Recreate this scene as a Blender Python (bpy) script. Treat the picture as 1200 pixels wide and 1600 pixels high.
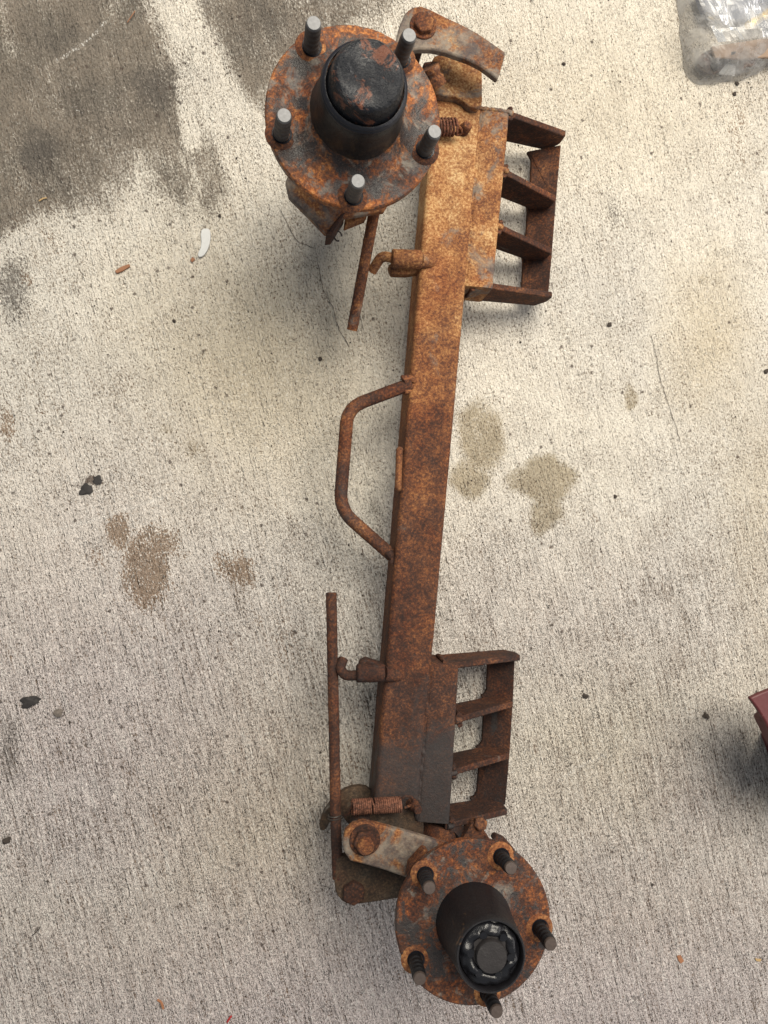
import bpy, bmesh, math, random
import numpy as np
from mathutils import Vector, Matrix, noise as mnoise

for o in list(bpy.data.objects):
    bpy.data.objects.remove(o)
S = bpy.context.scene
COL = S.collection
rnd = random.Random(7)

# ------------------------------------------------------------------ camera
F = 1150.0                 # focal length in photograph pixels (1200 x 1600)
H = 0.785                  # camera height above the floor, metres
TILT = math.atan(155.0 / F)   # the camera looks slightly to the right of straight down
cam_d = bpy.data.cameras.new('camera')
cam = bpy.data.objects.new('camera', cam_d)
COL.objects.link(cam)
cam.location = (0, 0, H)
cam.rotation_euler = (0, -TILT, 0)
cam_d.sensor_fit = 'VERTICAL'
cam_d.sensor_height = 24.0
cam_d.lens = F / 1600.0 * 24.0
cam_d.clip_start = 0.02
cam_d.clip_end = 50
S.camera = cam

# ------------------------------------------------------------------ light
W = bpy.data.worlds.new('World')
S.world = W
W.use_nodes = True
bg = W.node_tree.nodes['Background']
bg.inputs[0].default_value = (0.86, 0.93, 1.0, 1)
bg.inputs[1].default_value = 0.32

def area(name, loc, target, sx, sy, power, col):
    d = bpy.data.lights.new(name, 'AREA')
    d.shape = 'RECTANGLE'; d.size = sx; d.size_y = sy
    d.energy = power; d.color = col
    o = bpy.data.objects.new(name, d); COL.objects.link(o)
    o.location = loc
    o.rotation_euler = (Vector(target) - Vector(loc)).to_track_quat('-Z', 'Y').to_euler()
    return o
area('garage_lamp', (0.45, 0.95, 1.95), (0.12, 0.05, 0), 1.5, 1.1, 74, (1.0, 0.93, 0.80))
area('doorway_light', (2.1, -0.10, 1.15), (0.1, -0.25, 0), 2.0, 1.5, 21, (1.0, 0.94, 0.90))

S.view_settings.view_transform = 'Standard'
S.view_settings.look = 'None'
S.view_settings.exposure = 0.22
S.view_settings.gamma = 1.0
S.render.engine = 'CYCLES'
S.render.resolution_x = 768
S.render.resolution_y = 1024

# ------------------------------------------------------------------ helpers
RY = Matrix.Rotation(-TILT, 3, 'Y')
CAMP = Vector((0, 0, H))
def P(px, py, z=0.0):
    """point at height z (metres) seen at that place of the photograph"""
    d = RY @ Vector(((px - 600) / F, (800 - py) / F, -1.0))
    return CAMP + d * ((z - H) / d.z)
def Zdepth(px, py, dep):
    return (CAMP + RY @ Vector(((px - 600) / F * dep, (800 - py) / F * dep, -dep))).z

def mesh_obj(name, bm, mat, parent=None, smooth=True, bevel=0, angle=35, seg=2):
    me = bpy.data.meshes.new(name)
    bmesh.ops.recalc_face_normals(bm, faces=bm.faces[:])
    bm.to_mesh(me); bm.free()
    me.materials.append(mat)
    o = bpy.data.objects.new(name, me)
    COL.objects.link(o)
    if smooth:
        for p in me.polygons: p.use_smooth = True
        me.set_sharp_from_angle(angle=math.radians(angle))
    if bevel:
        b = o.modifiers.new('bevel', 'BEVEL'); b.width = bevel; b.segments = seg
        b.limit_method = 'ANGLE'; b.angle_limit = math.radians(40); b.harden_normals = False
    if parent:
        attach(o, parent)
    return o
def world_of(o):
    m = o.matrix_basis.copy()
    if o.parent:
        m = world_of(o.parent) @ o.matrix_parent_inverse @ m
    return m
def attach(o, parent):
    o.parent = parent
    o.matrix_parent_inverse = world_of(parent).inverted()
def tag(o, label=None, cat=None, group=None, kind=None):
    if label: o['label'] = label
    if cat: o['category'] = cat
    if group: o['group'] = group
    if kind: o['kind'] = kind
    return o
def empty(name, loc):
    o = bpy.data.objects.new(name, None); COL.objects.link(o)
    o.location = loc; o.empty_display_size = 0.02
    return o

def bm_prism(pts, thick, bm=None):
    """pts: list of Vector on the upper face; extruded straight down"""
    bm = bm or bmesh.new()
    a = [bm.verts.new(p) for p in pts]
    b = [bm.verts.new(p - Vector((0, 0, thick))) for p in pts]
    n = len(a)
    bm.faces.new(a); bm.faces.new(b[::-1])
    for i in range(n):
        bm.faces.new((a[i], b[i], b[(i + 1) % n], a[(i + 1) % n]))
    return bm
def poly(pxs, z):
    return [P(x, y, z) for x, y in pxs]
def smooth_closed(pts, it=2):
    for _ in range(it):
        q = []
        n = len(pts)
        for i in range(n):
            a, b = pts[i], pts[(i + 1) % n]
            q.append((a[0] * .75 + b[0] * .25, a[1] * .75 + b[1] * .25))
            q.append((a[0] * .25 + b[0] * .75, a[1] * .25 + b[1] * .75))
        pts = q
    return pts
def fillet(pts, r, n=7):
    out = [pts[0]]
    for i in range(1, len(pts) - 1):
        a, b, c = pts[i - 1], pts[i], pts[i + 1]
        u = (a - b); v = (c - b)
        d = min(r, u.length * .48, v.length * .48)
        p0 = b + u.normalized() * d; p1 = b + v.normalized() * d
        for k in range(n + 1):
            t = k / n
            out.append(p0 * (1 - t) ** 2 + b * 2 * t * (1 - t) + p1 * t * t)
    out.append(pts[-1])
    return out
def bm_tube(pts, rad, seg=14, bm=None, caps=True, bump=0.0, bscale=300):
    bm = bm or bmesh.new()
    n = len(pts)
    rings = []
    up = Vector((0.13, 0.21, 0.97)).normalized()
    for i, p in enumerate(pts):
        t = (pts[min(i + 1, n - 1)] - pts[max(i - 1, 0)]).normalized()
        if i == 0:
            x = t.cross(up)
            if x.length < .05: x = t.cross(Vector((1, 0, 0)))
            x.normalize()
        else:
            x = (x - t * x.dot(t)).normalized()
        y = t.cross(x)
        r = rad[i] if isinstance(rad, (list, tuple)) else rad
        ring = []
        for k in range(seg):
            a = 2 * math.pi * k / seg
            d = x * math.cos(a) + y * math.sin(a)
            rr = r
            if bump: rr += bump * mnoise.noise((p + d * r) * bscale)
            ring.append(bm.verts.new(p + d * rr))
        rings.append(ring)
    for a, b in zip(rings, rings[1:]):
        for k in range(seg):
            bm.faces.new((a[k], a[(k + 1) % seg], b[(k + 1) % seg], b[k]))
    if caps:
        bm.faces.new(rings[0][::-1]); bm.faces.new(rings[-1])
    return bm
def frame(axis):
    axis = axis.normalized()
    x = axis.cross(Vector((0, 1, 0))).cross(axis) * -1
    x = Vector((1, 0, 0)) - axis * axis.x
    x.normalize()
    return x, axis.cross(x), axis
def bm_lathe(prof, origin, axis, seg=64, bm=None, jit=0.0, jscale=60):
    bm = bm or bmesh.new()
    x, y, z = frame(axis)
    rings = []
    for r, h in prof:
        if r < 1e-6:
            rings.append([bm.verts.new(origin + z * h)])
            continue
        ring = []
        for k in range(seg):
            a = 2 * math.pi * k / seg
            p = origin + (x * math.cos(a) + y * math.sin(a)) * r + z * h
            if jit:
                p = p + z * jit * mnoise.noise(p * jscale) + (x * math.cos(a) + y * math.sin(a)) * jit * .5 * mnoise.noise(p * jscale * .8 + Vector((5, 3, 1)))
            ring.append(bm.verts.new(p))
        rings.append(ring)
    for a, b in zip(rings, rings[1:]):
        if len(a) == 1 and len(b) == 1: continue
        for k in range(seg):
            k2 = (k + 1) % seg
            if len(a) == 1: bm.faces.new((a[0], b[k], b[k2]))
            elif len(b) == 1: bm.faces.new((a[k], b[0], a[k2]))
            else: bm.faces.new((a[k], b[k], b[k2], a[k2]))
    return bm
def line(a, b, n):
    return [a.lerp(b, i / n) for i in range(n + 1)]
def weld(parent, pts, r=0.0032, mat=None, name='weld_bead'):
    path = []
    for a, b in zip(pts, pts[1:]):
        m = max(2, int((b - a).length / 0.0016))
        path += line(a, b, m)[:-1]
    path.append(pts[-1])
    rad = []
    for i, p in enumerate(path):
        rad.append(r * (0.85 + 0.06 * math.sin(i * 1.3) + 0.5 * mnoise.noise(p * 110)))
    path = [p + Vector((mnoise.noise(p * 90), mnoise.noise(p * 90 + Vector((9, 1, 4))), 0)) * r * .35 for p in path]
    bm = bm_tube(path, rad, 8, bump=r * .25, bscale=500)
    return mesh_obj(name, bm, mat or M['rust_mid'], parent, angle=80)
def bm_hex(origin, axis, r, h, rot=0.0, bm=None):
    bm = bm or bmesh.new()
    x, y, z = frame(axis)
    rings = []
    for rr, hh in ((r, 0), (r, h * .86), (r * .9, h), (0, h * 1.0)):
        if rr == 0: continue
        rings.append([bm.verts.new(origin + (x * math.cos(rot + k * math.pi / 3) + y * math.sin(rot + k * math.pi / 3)) * rr + z * hh) for k in range(6)])
    for a, b in zip(rings, rings[1:]):
        for k in range(6):
            bm.faces.new((a[k], a[(k + 1) % 6], b[(k + 1) % 6], b[k]))
    bm.faces.new(rings[-1]); bm.faces.new(rings[0][::-1])
    return bm

# ------------------------------------------------------------------ materials
M = {}
class NT:
    def __init__(s, name):
        s.m = bpy.data.materials.new(name); s.m.use_nodes = True
        s.t = s.m.node_tree; s.n = s.t.nodes; s.l = s.t.links
        s.b = s.n['Principled BSDF']
    def add(s, kind, **kw):
        nd = s.n.new(kind)
        for k, v in kw.items():
            if k.startswith('i_'):
                nd.inputs[k[2:]].default_value = v
            else:
                setattr(nd, k, v)
        return nd
    def link(s, a, b): s.l.new(a, b)
    def coord(s, scale=(1, 1, 1), rot=(0, 0, 0)):
        tc = s.add('ShaderNodeTexCoord')
        mp = s.add('ShaderNodeMapping', vector_type='TEXTURE')
        mp.inputs['Scale'].default_value = tuple(1 / q for q in scale)
        mp.inputs['Rotation'].default_value = rot
        s.link(tc.outputs['Object'], mp.inputs['Vector'])
        return mp.outputs[0]
    def noise(s, scale, detail=4, rough=.6, vec=None, dist=0.0):
        nd = s.add('ShaderNodeTexNoise')
        nd.inputs['Scale'].default_value = scale
        nd.inputs['Detail'].default_value = detail
        nd.inputs['Roughness'].default_value = rough
        nd.inputs['Distortion'].default_value = dist
        if vec is not None: s.link(vec, nd.inputs['Vector'])
        return nd.outputs['Fac']
    def math(s, op, a, b=None, clamp=False):
        nd = s.add('ShaderNodeMath', operation=op); nd.use_clamp = clamp
        for i, v in enumerate((a, b)):
            if v is None: continue
            if isinstance(v, (int, float)): nd.inputs[i].default_value = v
            else: s.link(v, nd.inputs[i])
        return nd.outputs[0]
    def step(s, v, lo, hi):
        nd = s.add('ShaderNodeMapRange', interpolation_type='SMOOTHSTEP')
        s.link(v, nd.inputs['Value'])
        nd.inputs['From Min'].default_value = lo; nd.inputs['From Max'].default_value = hi
        return nd.outputs[0]
    def ramp(s, v, stops):
        nd = s.add('ShaderNodeValToRGB')
        cr = nd.color_ramp
        while len(cr.elements) < len(stops): cr.elements.new(.5)
        for e, (p, c) in zip(cr.elements, stops):
            e.position = p; e.color = (*c, 1)
        s.link(v, nd.inputs[0])
        return nd.outputs[0]
    def mix(s, f, a, b, mode='MIX'):
        nd = s.add('ShaderNodeMix', data_type='RGBA', blend_type=mode)
        if isinstance(f, (int, float)): nd.inputs[0].default_value = f
        else: s.link(f, nd.inputs[0])
        for i, v in ((6, a), (7, b)):
            if isinstance(v, tuple): nd.inputs[i].default_value = (*v, 1)
            else: s.link(v, nd.inputs[i])
        return nd.outputs[2]
    def bump(s, h, strength, dist, prev=None):
        nd = s.add('ShaderNodeBump')
        nd.inputs['Strength'].default_value = strength
        nd.inputs['Distance'].default_value = dist
        s.link(h, nd.inputs['Height'])
        if prev is not None: s.link(prev, nd.inputs['Normal'])
        return nd.outputs[0]
    def attr(s, name):
        nd = s.add('ShaderNodeAttribute'); nd.attribute_name = name
        return nd.outputs['Fac']
    def posy(s, y0, y1):
        tc = s.add('ShaderNodeTexCoord')
        sp = s.add('ShaderNodeSeparateXYZ'); s.link(tc.outputs['Object'], sp.inputs[0])
        nd = s.add('ShaderNodeMapRange', interpolation_type='SMOOTHSTEP')
        s.link(sp.outputs[1], nd.inputs['Value'])
        nd.inputs['From Min'].default_value = y0; nd.inputs['From Max'].default_value = y1
        return nd.outputs[0]

DK = (.020, .011, .009); BR = (.050, .021, .013); RB = (.128, .047, .020); OR = (.255, .113, .041); TN = (.45, .275, .125)
GR = (.11, .105, .095); BK = (.014, .014, .016)
def rust(name, bias=0.0, paint=0.0, grey=0.0, big=14.0, shine=.0, yrange=None, ybias=0, ypaint=0, ygrey=0, pband=None, psoft=.025, stops=None, fine=1.0, dust=.15, radial=None):
    t = NT(name)
    v = t.coord()
    nb = t.noise(big, 5, .62, v, .4)
    nm = t.noise(big * 5.2, 6, .70, v, .5)
    nf = t.noise(430, 4, .78, v)
    def cen(x, w): return t.math('MULTIPLY', t.math('SUBTRACT', x, .5), w)
    k = t.math('ADD', cen(nb, .95), t.math('ADD', cen(nm, .62), cen(nf, 1.35 * fine)))
    k = t.math('ADD', k, bias + .5)
    yp = None
    if yrange:
        yp = t.posy(*yrange)
        k = t.math('ADD', k, t.math('MULTIPLY', yp, ybias))
    if radial:      # rust gathers at the rim of a flange
        ctr, r0, r1, amt = radial
        tc = t.add('ShaderNodeTexCoord'); vd = t.add('ShaderNodeVectorMath', operation='DISTANCE')
        t.link(tc.outputs['Object'], vd.inputs[0]); vd.inputs[1].default_value = ctr
        rim = t.math('MULTIPLY', t.step(vd.outputs['Value'], r0, r1), amt)
        k = t.math('ADD', k, rim)
    st = stops or [(.10, DK), (.32, BR), (.52, RB), (.72, OR), (.95, TN)]
    c = t.ramp(k, st)
    hue = t.noise(big * 1.9, 5, .68, t.coord(rot=(.7, .1, .9)), .4)
    c = t.mix(t.math('MULTIPLY', t.step(hue, .50, .64), .55), c, t.mix(1.0, c, (1.02, 1.22, 1.45), 'MULTIPLY'))
    c = t.mix(t.math('MULTIPLY', t.step(hue, .50, .36), .6), c, t.mix(1.0, c, (.86, .66, .62), 'MULTIPLY'))
    pit = t.step(t.noise(300, 5, .75, t.coord(rot=(.2, .9, .3))), .57, .66)
    c = t.mix(t.math('MULTIPLY', pit, .55), c, t.mix(1.0, c, (.30, .26, .28), 'MULTIPLY'))
    # bare grey mill scale
    v2 = t.coord(rot=(.3, .5, 1.1))
    ng = t.noise(big * 1.7, 6, .7, v2, .6)
    thr = .72 - grey * .35
    if yrange and ygrey: ng = t.math('ADD', ng, t.math('MULTIPLY', yp, ygrey))
    if radial: ng = t.math('SUBTRACT', ng, t.math('MULTIPLY', rim, .8))
    mg = t.step(ng, thr - .05, thr + .07)
    cg = t.mix(t.step(t.noise(60, 6, .75, v), .36, .64), (.19, .17, .14), (.045, .046, .05))
    c = t.mix(t.math('MULTIPLY', mg, .8), c, cg)
    # leftover black paint
    v3 = t.coord(rot=(1.0, .2, .4))
    npn = t.noise(big * 1.3, 7, .72, v3, .5)
    if yrange and ypaint and not pband: npn = t.math('ADD', npn, t.math('MULTIPLY', t.math('SUBTRACT', 1.0, yp), ypaint))
    if pband:
        npn = t.math('ADD', npn, t.math('MULTIPLY', t.math('SUBTRACT', 1.0, t.posy(*pband)), ypaint))
    thr = .74 - paint * .38
    if radial: npn = t.math('SUBTRACT', npn, t.math('MULTIPLY', rim, .6))
    mp = t.step(npn, thr - psoft, thr + psoft * 2)
    c = t.mix(t.math('MULTIPLY', mp, .92 if psoft < .05 else .82), c, t.mix(t.noise(240, 4, .7, v), BK, (.035, .030, .028)))
    # pale dust in the pores
    nd = t.step(t.noise(900, 2, .6, v), .66, .80)
    c = t.mix(t.math('MULTIPLY', nd, dust), c, (.45, .40, .33))
    t.link(c, t.b.inputs['Base Color'])
    ro = t.math('SUBTRACT', .86 - shine * .3, t.math('MULTIPLY', mp, .28 + shine * .2))
    ro = t.math('SUBTRACT', ro, t.math('MULTIPLY', mg, .12 + .2 * shine))
    ro = t.math('ADD', ro, t.math('MULTIPLY', t.math('SUBTRACT', nf, .5), .25))
    t.link(ro, t.b.inputs['Roughness'])
    t.b.inputs['Specular IOR Level'].default_value = .26
    b1 = t.bump(t.noise(420, 5, .75, v), .55, .0012)
    b2 = t.bump(nm, .5, .0018, b1)
    t.link(b2, t.b.inputs['Normal'])
    M[name] = t.m
    return t.m
rust('rust_beam', big=9.5, bias=-.20, paint=.22, grey=.0, yrange=(-.14, .27), ybias=.40, ypaint=.31, pband=(-.33, -.08), psoft=.06, ygrey=.07)
rust('rust_top', bias=.14, paint=.16, grey=.50, psoft=.05)
rust('rust_handle', bias=-.10, paint=.46, grey=.1, psoft=.07)
rust('rust_plate_grey', bias=.04, paint=.25, grey=.70)
rust('rust_mid', bias=-.08, paint=.25, grey=.2)
rust('rust_orange', bias=.06, paint=.05, grey=.15)
rust('rust_dark', bias=-.30, paint=.45, grey=.15, dust=.06)
rust('rust_brown', bias=-.22, paint=.35, grey=.15, dust=.08)
rust('rust_lower', bias=-.22, paint=.50, grey=.40, dust=.12)
HUB_T = P(554, 184, Zdepth(554, 183, .5523)); HUB_B = P(740, 1440, Zdepth(739, 1438, .622))
RIMS = [(.08, DK), (.30, (.055, .022, .013)), (.50, (.15, .050, .018)), (.68, (.34, .12, .030)), (.95, (.50, .27, .11))]
rust('rust_flange', stops=RIMS, bias=-.05, paint=.68, grey=.58, big=30, shine=.6, dust=.25, psoft=.04, radial=(HUB_T, .054, .066, .08))
rust('rust_flange_low', stops=RIMS, bias=-.20, paint=.60, grey=.42, big=32, shine=.4, dust=.2, radial=(HUB_B, .040, .066, .03))
rust('dirty_steel', bias=.02, paint=.30, grey=.25, dust=.1, psoft=.06, stops=[(.1, (.012, .009, .007)), (.4, (.032, .021, .014)), (.65, (.066, .041, .025)), (.95, (.15, .10, .06))])
rust('rust_gusset', bias=-.19, paint=.34, grey=.15, dust=.1, psoft=.06)
rust('rust_spring', bias=-.02, paint=.0, grey=0, stops=[(.10, DK), (.35, BR), (.6, (.17, .070, .042)), (.9, (.28, .14, .085))])

def grease(name, base, rough, patch=None, pamt=0.3, big=30):
    t = NT(name); v = t.coord()
    n = t.noise(big, 6, .7, v, .6)
    c = t.mix(t.noise(200, 4, .7, v), base, tuple(x * 2.4 for x in base))
    if patch:
        m = t.step(n, .68 - pamt * .3, .76 - pamt * .3)
        c = t.mix(m, c, patch)
    t.link(c, t.b.inputs['Base Color'])
    r = t.math('ADD', rough - .12, t.math('MULTIPLY', t.noise(70, 5, .7, v), .28))
    t.link(r, t.b.inputs['Roughness']); t.b.inputs['Specular IOR Level'].default_value = .35
    b = t.bump(t.noise(120, 5, .65, v), .45, .0016)
    b = t.bump(t.noise(650, 3, .6, v), .25, .0006, b)
    t.link(b, t.b.inputs['Normal'])
    M[name] = t.m
grease('barrel_black', (.0055, .005, .005), .42, (.030, .020, .013), .50)
grease('barrel_black_low', (.0040, .0036, .0045), .46, (.09, .05, .026), .12)
t = NT('cap_black'); v = t.coord()
c = t.mix(t.noise(60, 5, .7, v), (.003, .0035, .005), (.012, .013, .017))
n = t.noise(42, 7, .75, v, .8)
c = t.mix(t.step(n, .555, .60), c, t.mix(t.noise(300, 4, .7, v), (.16, .055, .028), (.06, .03, .022)))
sc_ = t.step(t.noise(110, 7, .8, t.coord(scale=(1, .5, 1), rot=(0, 0, .7)), 1.0), .60, .70)
c = t.mix(t.math('MULTIPLY', sc_, .45), c, (.14, .14, .145))
t.link(c, t.b.inputs['Base Color'])
t.link(t.math('ADD', .12, t.math('MULTIPLY', t.noise(80, 5, .7, v), .42)), t.b.inputs['Roughness'])
t.b.inputs['Specular IOR Level'].default_value = .28
b = t.bump(t.noise(75, 6, .7, v, .5), .9, .0045)
b = t.bump(t.noise(500, 4, .7, v), .3, .0008, b)
t.link(b, t.b.inputs['Normal'])
M['cap_black'] = t.m
grease('rubber_ring', (.004, .004, .006), .36)
grease('grease_black', (.004, .004, .005), .24)
grease('nut_dark', (.012, .0105, .0105), .42, (.06, .032, .02), .3)

def stud_mat(name, side, tip, r):
    t = NT(name); v = t.coord()
    n = t.noise(160, 5, .7, v)
    c = t.mix(n, side, tuple(x * .45 for x in side))
    tc = t.add('ShaderNodeTexCoord'); sp = t.add('ShaderNodeSeparateXYZ'); t.link(tc.outputs['Object'], sp.inputs[0])
    top = t.step(sp.outputs[2], .0285, .0305)     # bare steel at the worn end of the stud
    c = t.mix(top, c, t.mix(t.noise(500, 3, .7, v), tip, tuple(x * .55 for x in tip)))
    t.link(c, t.b.inputs['Base Color'])
    t.b.inputs['Metallic'].default_value = .45
    t.b.inputs['Roughness'].default_value = r
    w = t.add('ShaderNodeTexWave', wave_type='BANDS', bands_direction='Z'); w.inputs['Scale'].default_value = 260
    t.link(v, w.inputs['Vector'])
    low = t.math('SUBTRACT', 1.0, t.step(sp.outputs[2], .0275, .029))
    b = t.bump(t.math('MULTIPLY', w.outputs['Fac'], low), .55, .0006)
    b = t.bump(n, .3, .0008, b)
    t.link(b, t.b.inputs['Normal'])
    M[name] = t.m
stud_mat('stud_steel', (.11, .095, .085), (.20, .20, .205), .6)
stud_mat('stud_dark', (.012, .012, .015), (.10, .075, .065), .5)

def plain(name, col, rough=.7, metal=0, var=.4, scale=300, bump=.3):
    t = NT(name); v = t.coord()
    n = t.noise(scale, 5, .7, v)
    t.link(t.mix(n, tuple(x * (1 - var) for x in col), tuple(min(1, x * (1 + var)) for x in col)), t.b.inputs['Base Color'])
    t.b.inputs['Roughness'].default_value = rough
    t.b.inputs['Metallic'].default_value = metal
    t.link(t.bump(n, bump, .001), t.b.inputs['Normal'])
    M[name] = t.m
plain('wire', (.035, .028, .024), .55, .3)
plain('white_chip', (.46, .46, .45), .6, var=.15)
plain('wood', (.22, .10, .05), .8)
plain('straw', (.36, .24, .11), .8)
plain('tar', (.016, .013, .012), .75)
plain('crumb', (.035, .026, .02), .9)
plain('pebble', (.12, .10, .085), .85)
plain('fibre_red', (.30, .012, .012), .6)
plain('leaf', (.26, .11, .05), .8)
plain('crack_dark', (.10, .085, .07), 1.0)
plain('brass', (.55, .38, .08), .35, .7, var=.2)
plain('cardboard', (.27, .19, .135), .8, var=.25, scale=80)
plain('dark_part', (.02, .018, .016), .5)
plain('cloth_blue', (.10, .12, .17), .7)

# red chipped paint
t = NT('red_paint'); v = t.coord()
n = t.noise(60, 6, .7, v)
c = t.mix(n, (.060, .008, .009), (.105, .020, .020))
edge = t.step(t.noise(330, 5, .75, t.coord(scale=(1, 2.4, 1))), .66, .72)
c = t.mix(t.math('MULTIPLY', edge, .8), c, (.34, .20, .17))
t.link(c, t.b.inputs['Base Color']); t.b.inputs['Roughness'].default_value = .5
t.link(t.bump(t.noise(200, 5, .7, v), .3, .001), t.b.inputs['Normal'])
M['red_paint'] = t.m

# clear crumpled plastic film
t = NT('plastic_film')
tr = t.add('ShaderNodeBsdfTransparent'); tr.inputs[0].default_value = (.985, .985, .985, 1)
gl = t.add('ShaderNodeBsdfGlossy'); gl.inputs['Roughness'].default_value = .26
df = t.add('ShaderNodeBsdfDiffuse'); df.inputs[0].default_value = (.74, .73, .72, 1)
tl = t.add('ShaderNodeBsdfTranslucent'); tl.inputs[0].default_value = (.74, .73, .72, 1)
v = t.coord()
wv = t.add('ShaderNodeVectorMath', operation='ADD')
nz = t.add('ShaderNodeTexNoise'); nz.inputs['Scale'].default_value = 22; t.link(v, nz.inputs['Vector'])
vs_ = t.add('ShaderNodeVectorMath', operation='SCALE'); vs_.inputs['Scale'].default_value = .035
t.link(nz.outputs['Color'], vs_.inputs[0]); t.link(v, wv.inputs[0]); t.link(vs_.outputs[0], wv.inputs[1])
ve = t.add('ShaderNodeTexVoronoi', feature='DISTANCE_TO_EDGE'); ve.inputs['Scale'].default_value = 34; t.link(wv.outputs[0], ve.inputs['Vector'])
vf = t.add('ShaderNodeTexVoronoi'); vf.inputs['Scale'].default_value = 34; t.link(wv.outputs[0], vf.inputs['Vector'])
creasew = t.math('SUBTRACT', 1.0, t.step(ve.outputs['Distance'], .0, .07))
bmp = t.bump(t.noise(26, 3, .5, t.coord(scale=(1, .4, 1), rot=(0, 0, .6)), 1.5), .8, .010)
for nd in (gl, df): t.link(bmp, nd.inputs['Normal'])
lw = t.add('ShaderNodeLayerWeight'); lw.inputs['Blend'].default_value = .35
t.link(bmp, lw.inputs['Normal'])
m0 = t.add('ShaderNodeMixShader'); m0.inputs[0].default_value = .5
t.link(df.outputs[0], m0.inputs[1]); t.link(tl.outputs[0], m0.inputs[2])
m1 = t.add('ShaderNodeMixShader')
haze = t.math('ADD', t.math('MULTIPLY', creasew, .0), t.math('ADD', .20, t.math('MULTIPLY', t.step(t.noise(34, 5, .65, v), .42, .70), .36)), clamp=True)
t.link(haze, m1.inputs[0]); t.link(tr.outputs[0], m1.inputs[1]); t.link(m0.outputs[0], m1.inputs[2])
m2 = t.add('ShaderNodeMixShader')
t.link(t.math('MULTIPLY', lw.outputs['Fresnel'], .6, clamp=True), m2.inputs[0])
t.link(m1.outputs[0], m2.inputs[1]); t.link(gl.outputs[0], m2.inputs[2])
t.link(m2.outputs[0], t.n['Material Output'].inputs['Surface'])
M['plastic_film'] = t.m

# concrete: stain and painted light tint masks are attributes of the floor mesh, everything finer is noise
t = NT('concrete')
BROOM = math.radians(14)
v = t.coord()
vb = t.coord(scale=(1, .06, 1), rot=(0, 0, BROOM))     # stretched along the broom strokes
vb2 = t.coord(scale=(1, .60, 1), rot=(0, 0, BROOM))
big = t.noise(3.1, 5, .6, v)
mid = t.noise(26, 5, .65, v, .3)
broom = t.noise(330, 3, .6, vb)
grain = t.noise(560, 2, .6, vb2)
fine = t.noise(900, 2, .6, v)
c = t.mix(t.step(big, .36, .64), (.70, .645, .555), (.60, .56, .50))
c = t.mix(t.math('MULTIPLY', t.step(mid, .35, .7), .30), c, (.50, .445, .38))
warm_light_tint = t.math('MULTIPLY', t.attr('warm_light_tint'), .95)  # warm zones of the lighting painted into the slab colour
c = t.mix(warm_light_tint, c, (.50, .415, .285))
cool_light_tint = t.math('MULTIPLY', t.attr('cool_light_tint'), .85)  # cooler, dimmer light tone painted into the floor, mostly its lower part
c = t.mix(cool_light_tint, c, (.44, .375, .385))
# pores hold dirt; relief shading of the broom furrows is painted into the colour
yb_ = t.posy(-.30, .12)
def cen(x, w): return t.math('MULTIPLY', t.math('SUBTRACT', x, .5), w)
brw = t.math('SUBTRACT', .58, t.math('MULTIPLY', yb_, .36))
pk = t.math('ADD', .5, t.math('ADD', cen(grain, .75), t.math('ADD', t.math('MULTIPLY', t.math('SUBTRACT', broom, .5), brw), cen(fine, .45))))
dens = t.math('ADD', cen(mid, .20), cen(big, .22))
pkd = t.math('ADD', pk, dens)
pores = t.step(pkd, .52, .64)
c = t.mix(t.math('MULTIPLY', pores, .60), c, t.mix(yb_, (.24, .19, .16), (.21, .165, .12)))
deep = t.step(pkd, .62, .70)
c = t.mix(t.math('MULTIPLY', deep, .55), c, (.10, .078, .06))
white = t.step(t.math('SUBTRACT', 1.0, pk), .53, .68)
c = t.mix(t.math('MULTIPLY', white, .50), c, (.80, .765, .70))
# oil
rag = t.math('ADD', cen(t.noise(30, 7, .74, t.coord(scale=(1, .40, 1), rot=(0, 0, BROOM))), 1.5), cen(pk, 1.8))
oil = t.step(t.math('ADD', t.attr('oil'), rag), .16, .98)
oilc = t.mix(t.step(t.noise(16, 7, .75, v, .4), .32, .68), (.055, .043, .032), (.165, .130, .098))
oilc = t.mix(t.math('MULTIPLY', t.step(fine, .62, .75), .35), oilc, (.42, .38, .32))
c = t.mix(t.math('MULTIPLY', oil, .60), c, t.mix(1.0, c, (.34, .31, .28), 'MULTIPLY'))
c = t.mix(t.math('MULTIPLY', oil, .74), c, oilc)
soot = t.step(t.math('ADD', t.attr('soot'), rag), .22, .85)
c = t.mix(t.math('MULTIPLY', soot, .75), c, (.085, .075, .066))
rag2 = t.math('ADD', cen(t.noise(60, 7, .75, v), 1.6), cen(pk, 3.2))
br = t.step(t.math('ADD', t.attr('brown'), rag2), .38, .92)
c = t.mix(t.math('MULTIPLY', br, .7), c, t.mix(1.0, c, (.60, .50, .42), 'MULTIPLY'))
c = t.mix(t.math('MULTIPLY', br, .62), c, t.mix(fine, (.15, .095, .058), (.25, .17, .11)))
rag3 = t.math('ADD', cen(t.noise(50, 7, .72, v), 1.1), cen(pk, 1.0))
ol = t.step(t.math('ADD', t.attr('olive'), rag3), .24, .98)
c = t.mix(t.math('MULTIPLY', ol, .95), c, t.mix(1.0, c, (.56, .51, .42), 'MULTIPLY'))
sp = t.step(t.math('ADD', t.attr('speck'), t.math('MULTIPLY', t.math('SUBTRACT', t.noise(140, 5, .78, v), .5), 2.6)), .62, .80)
c = t.mix(t.math('MULTIPLY', sp, .85), c, (.07, .045, .033))
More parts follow.
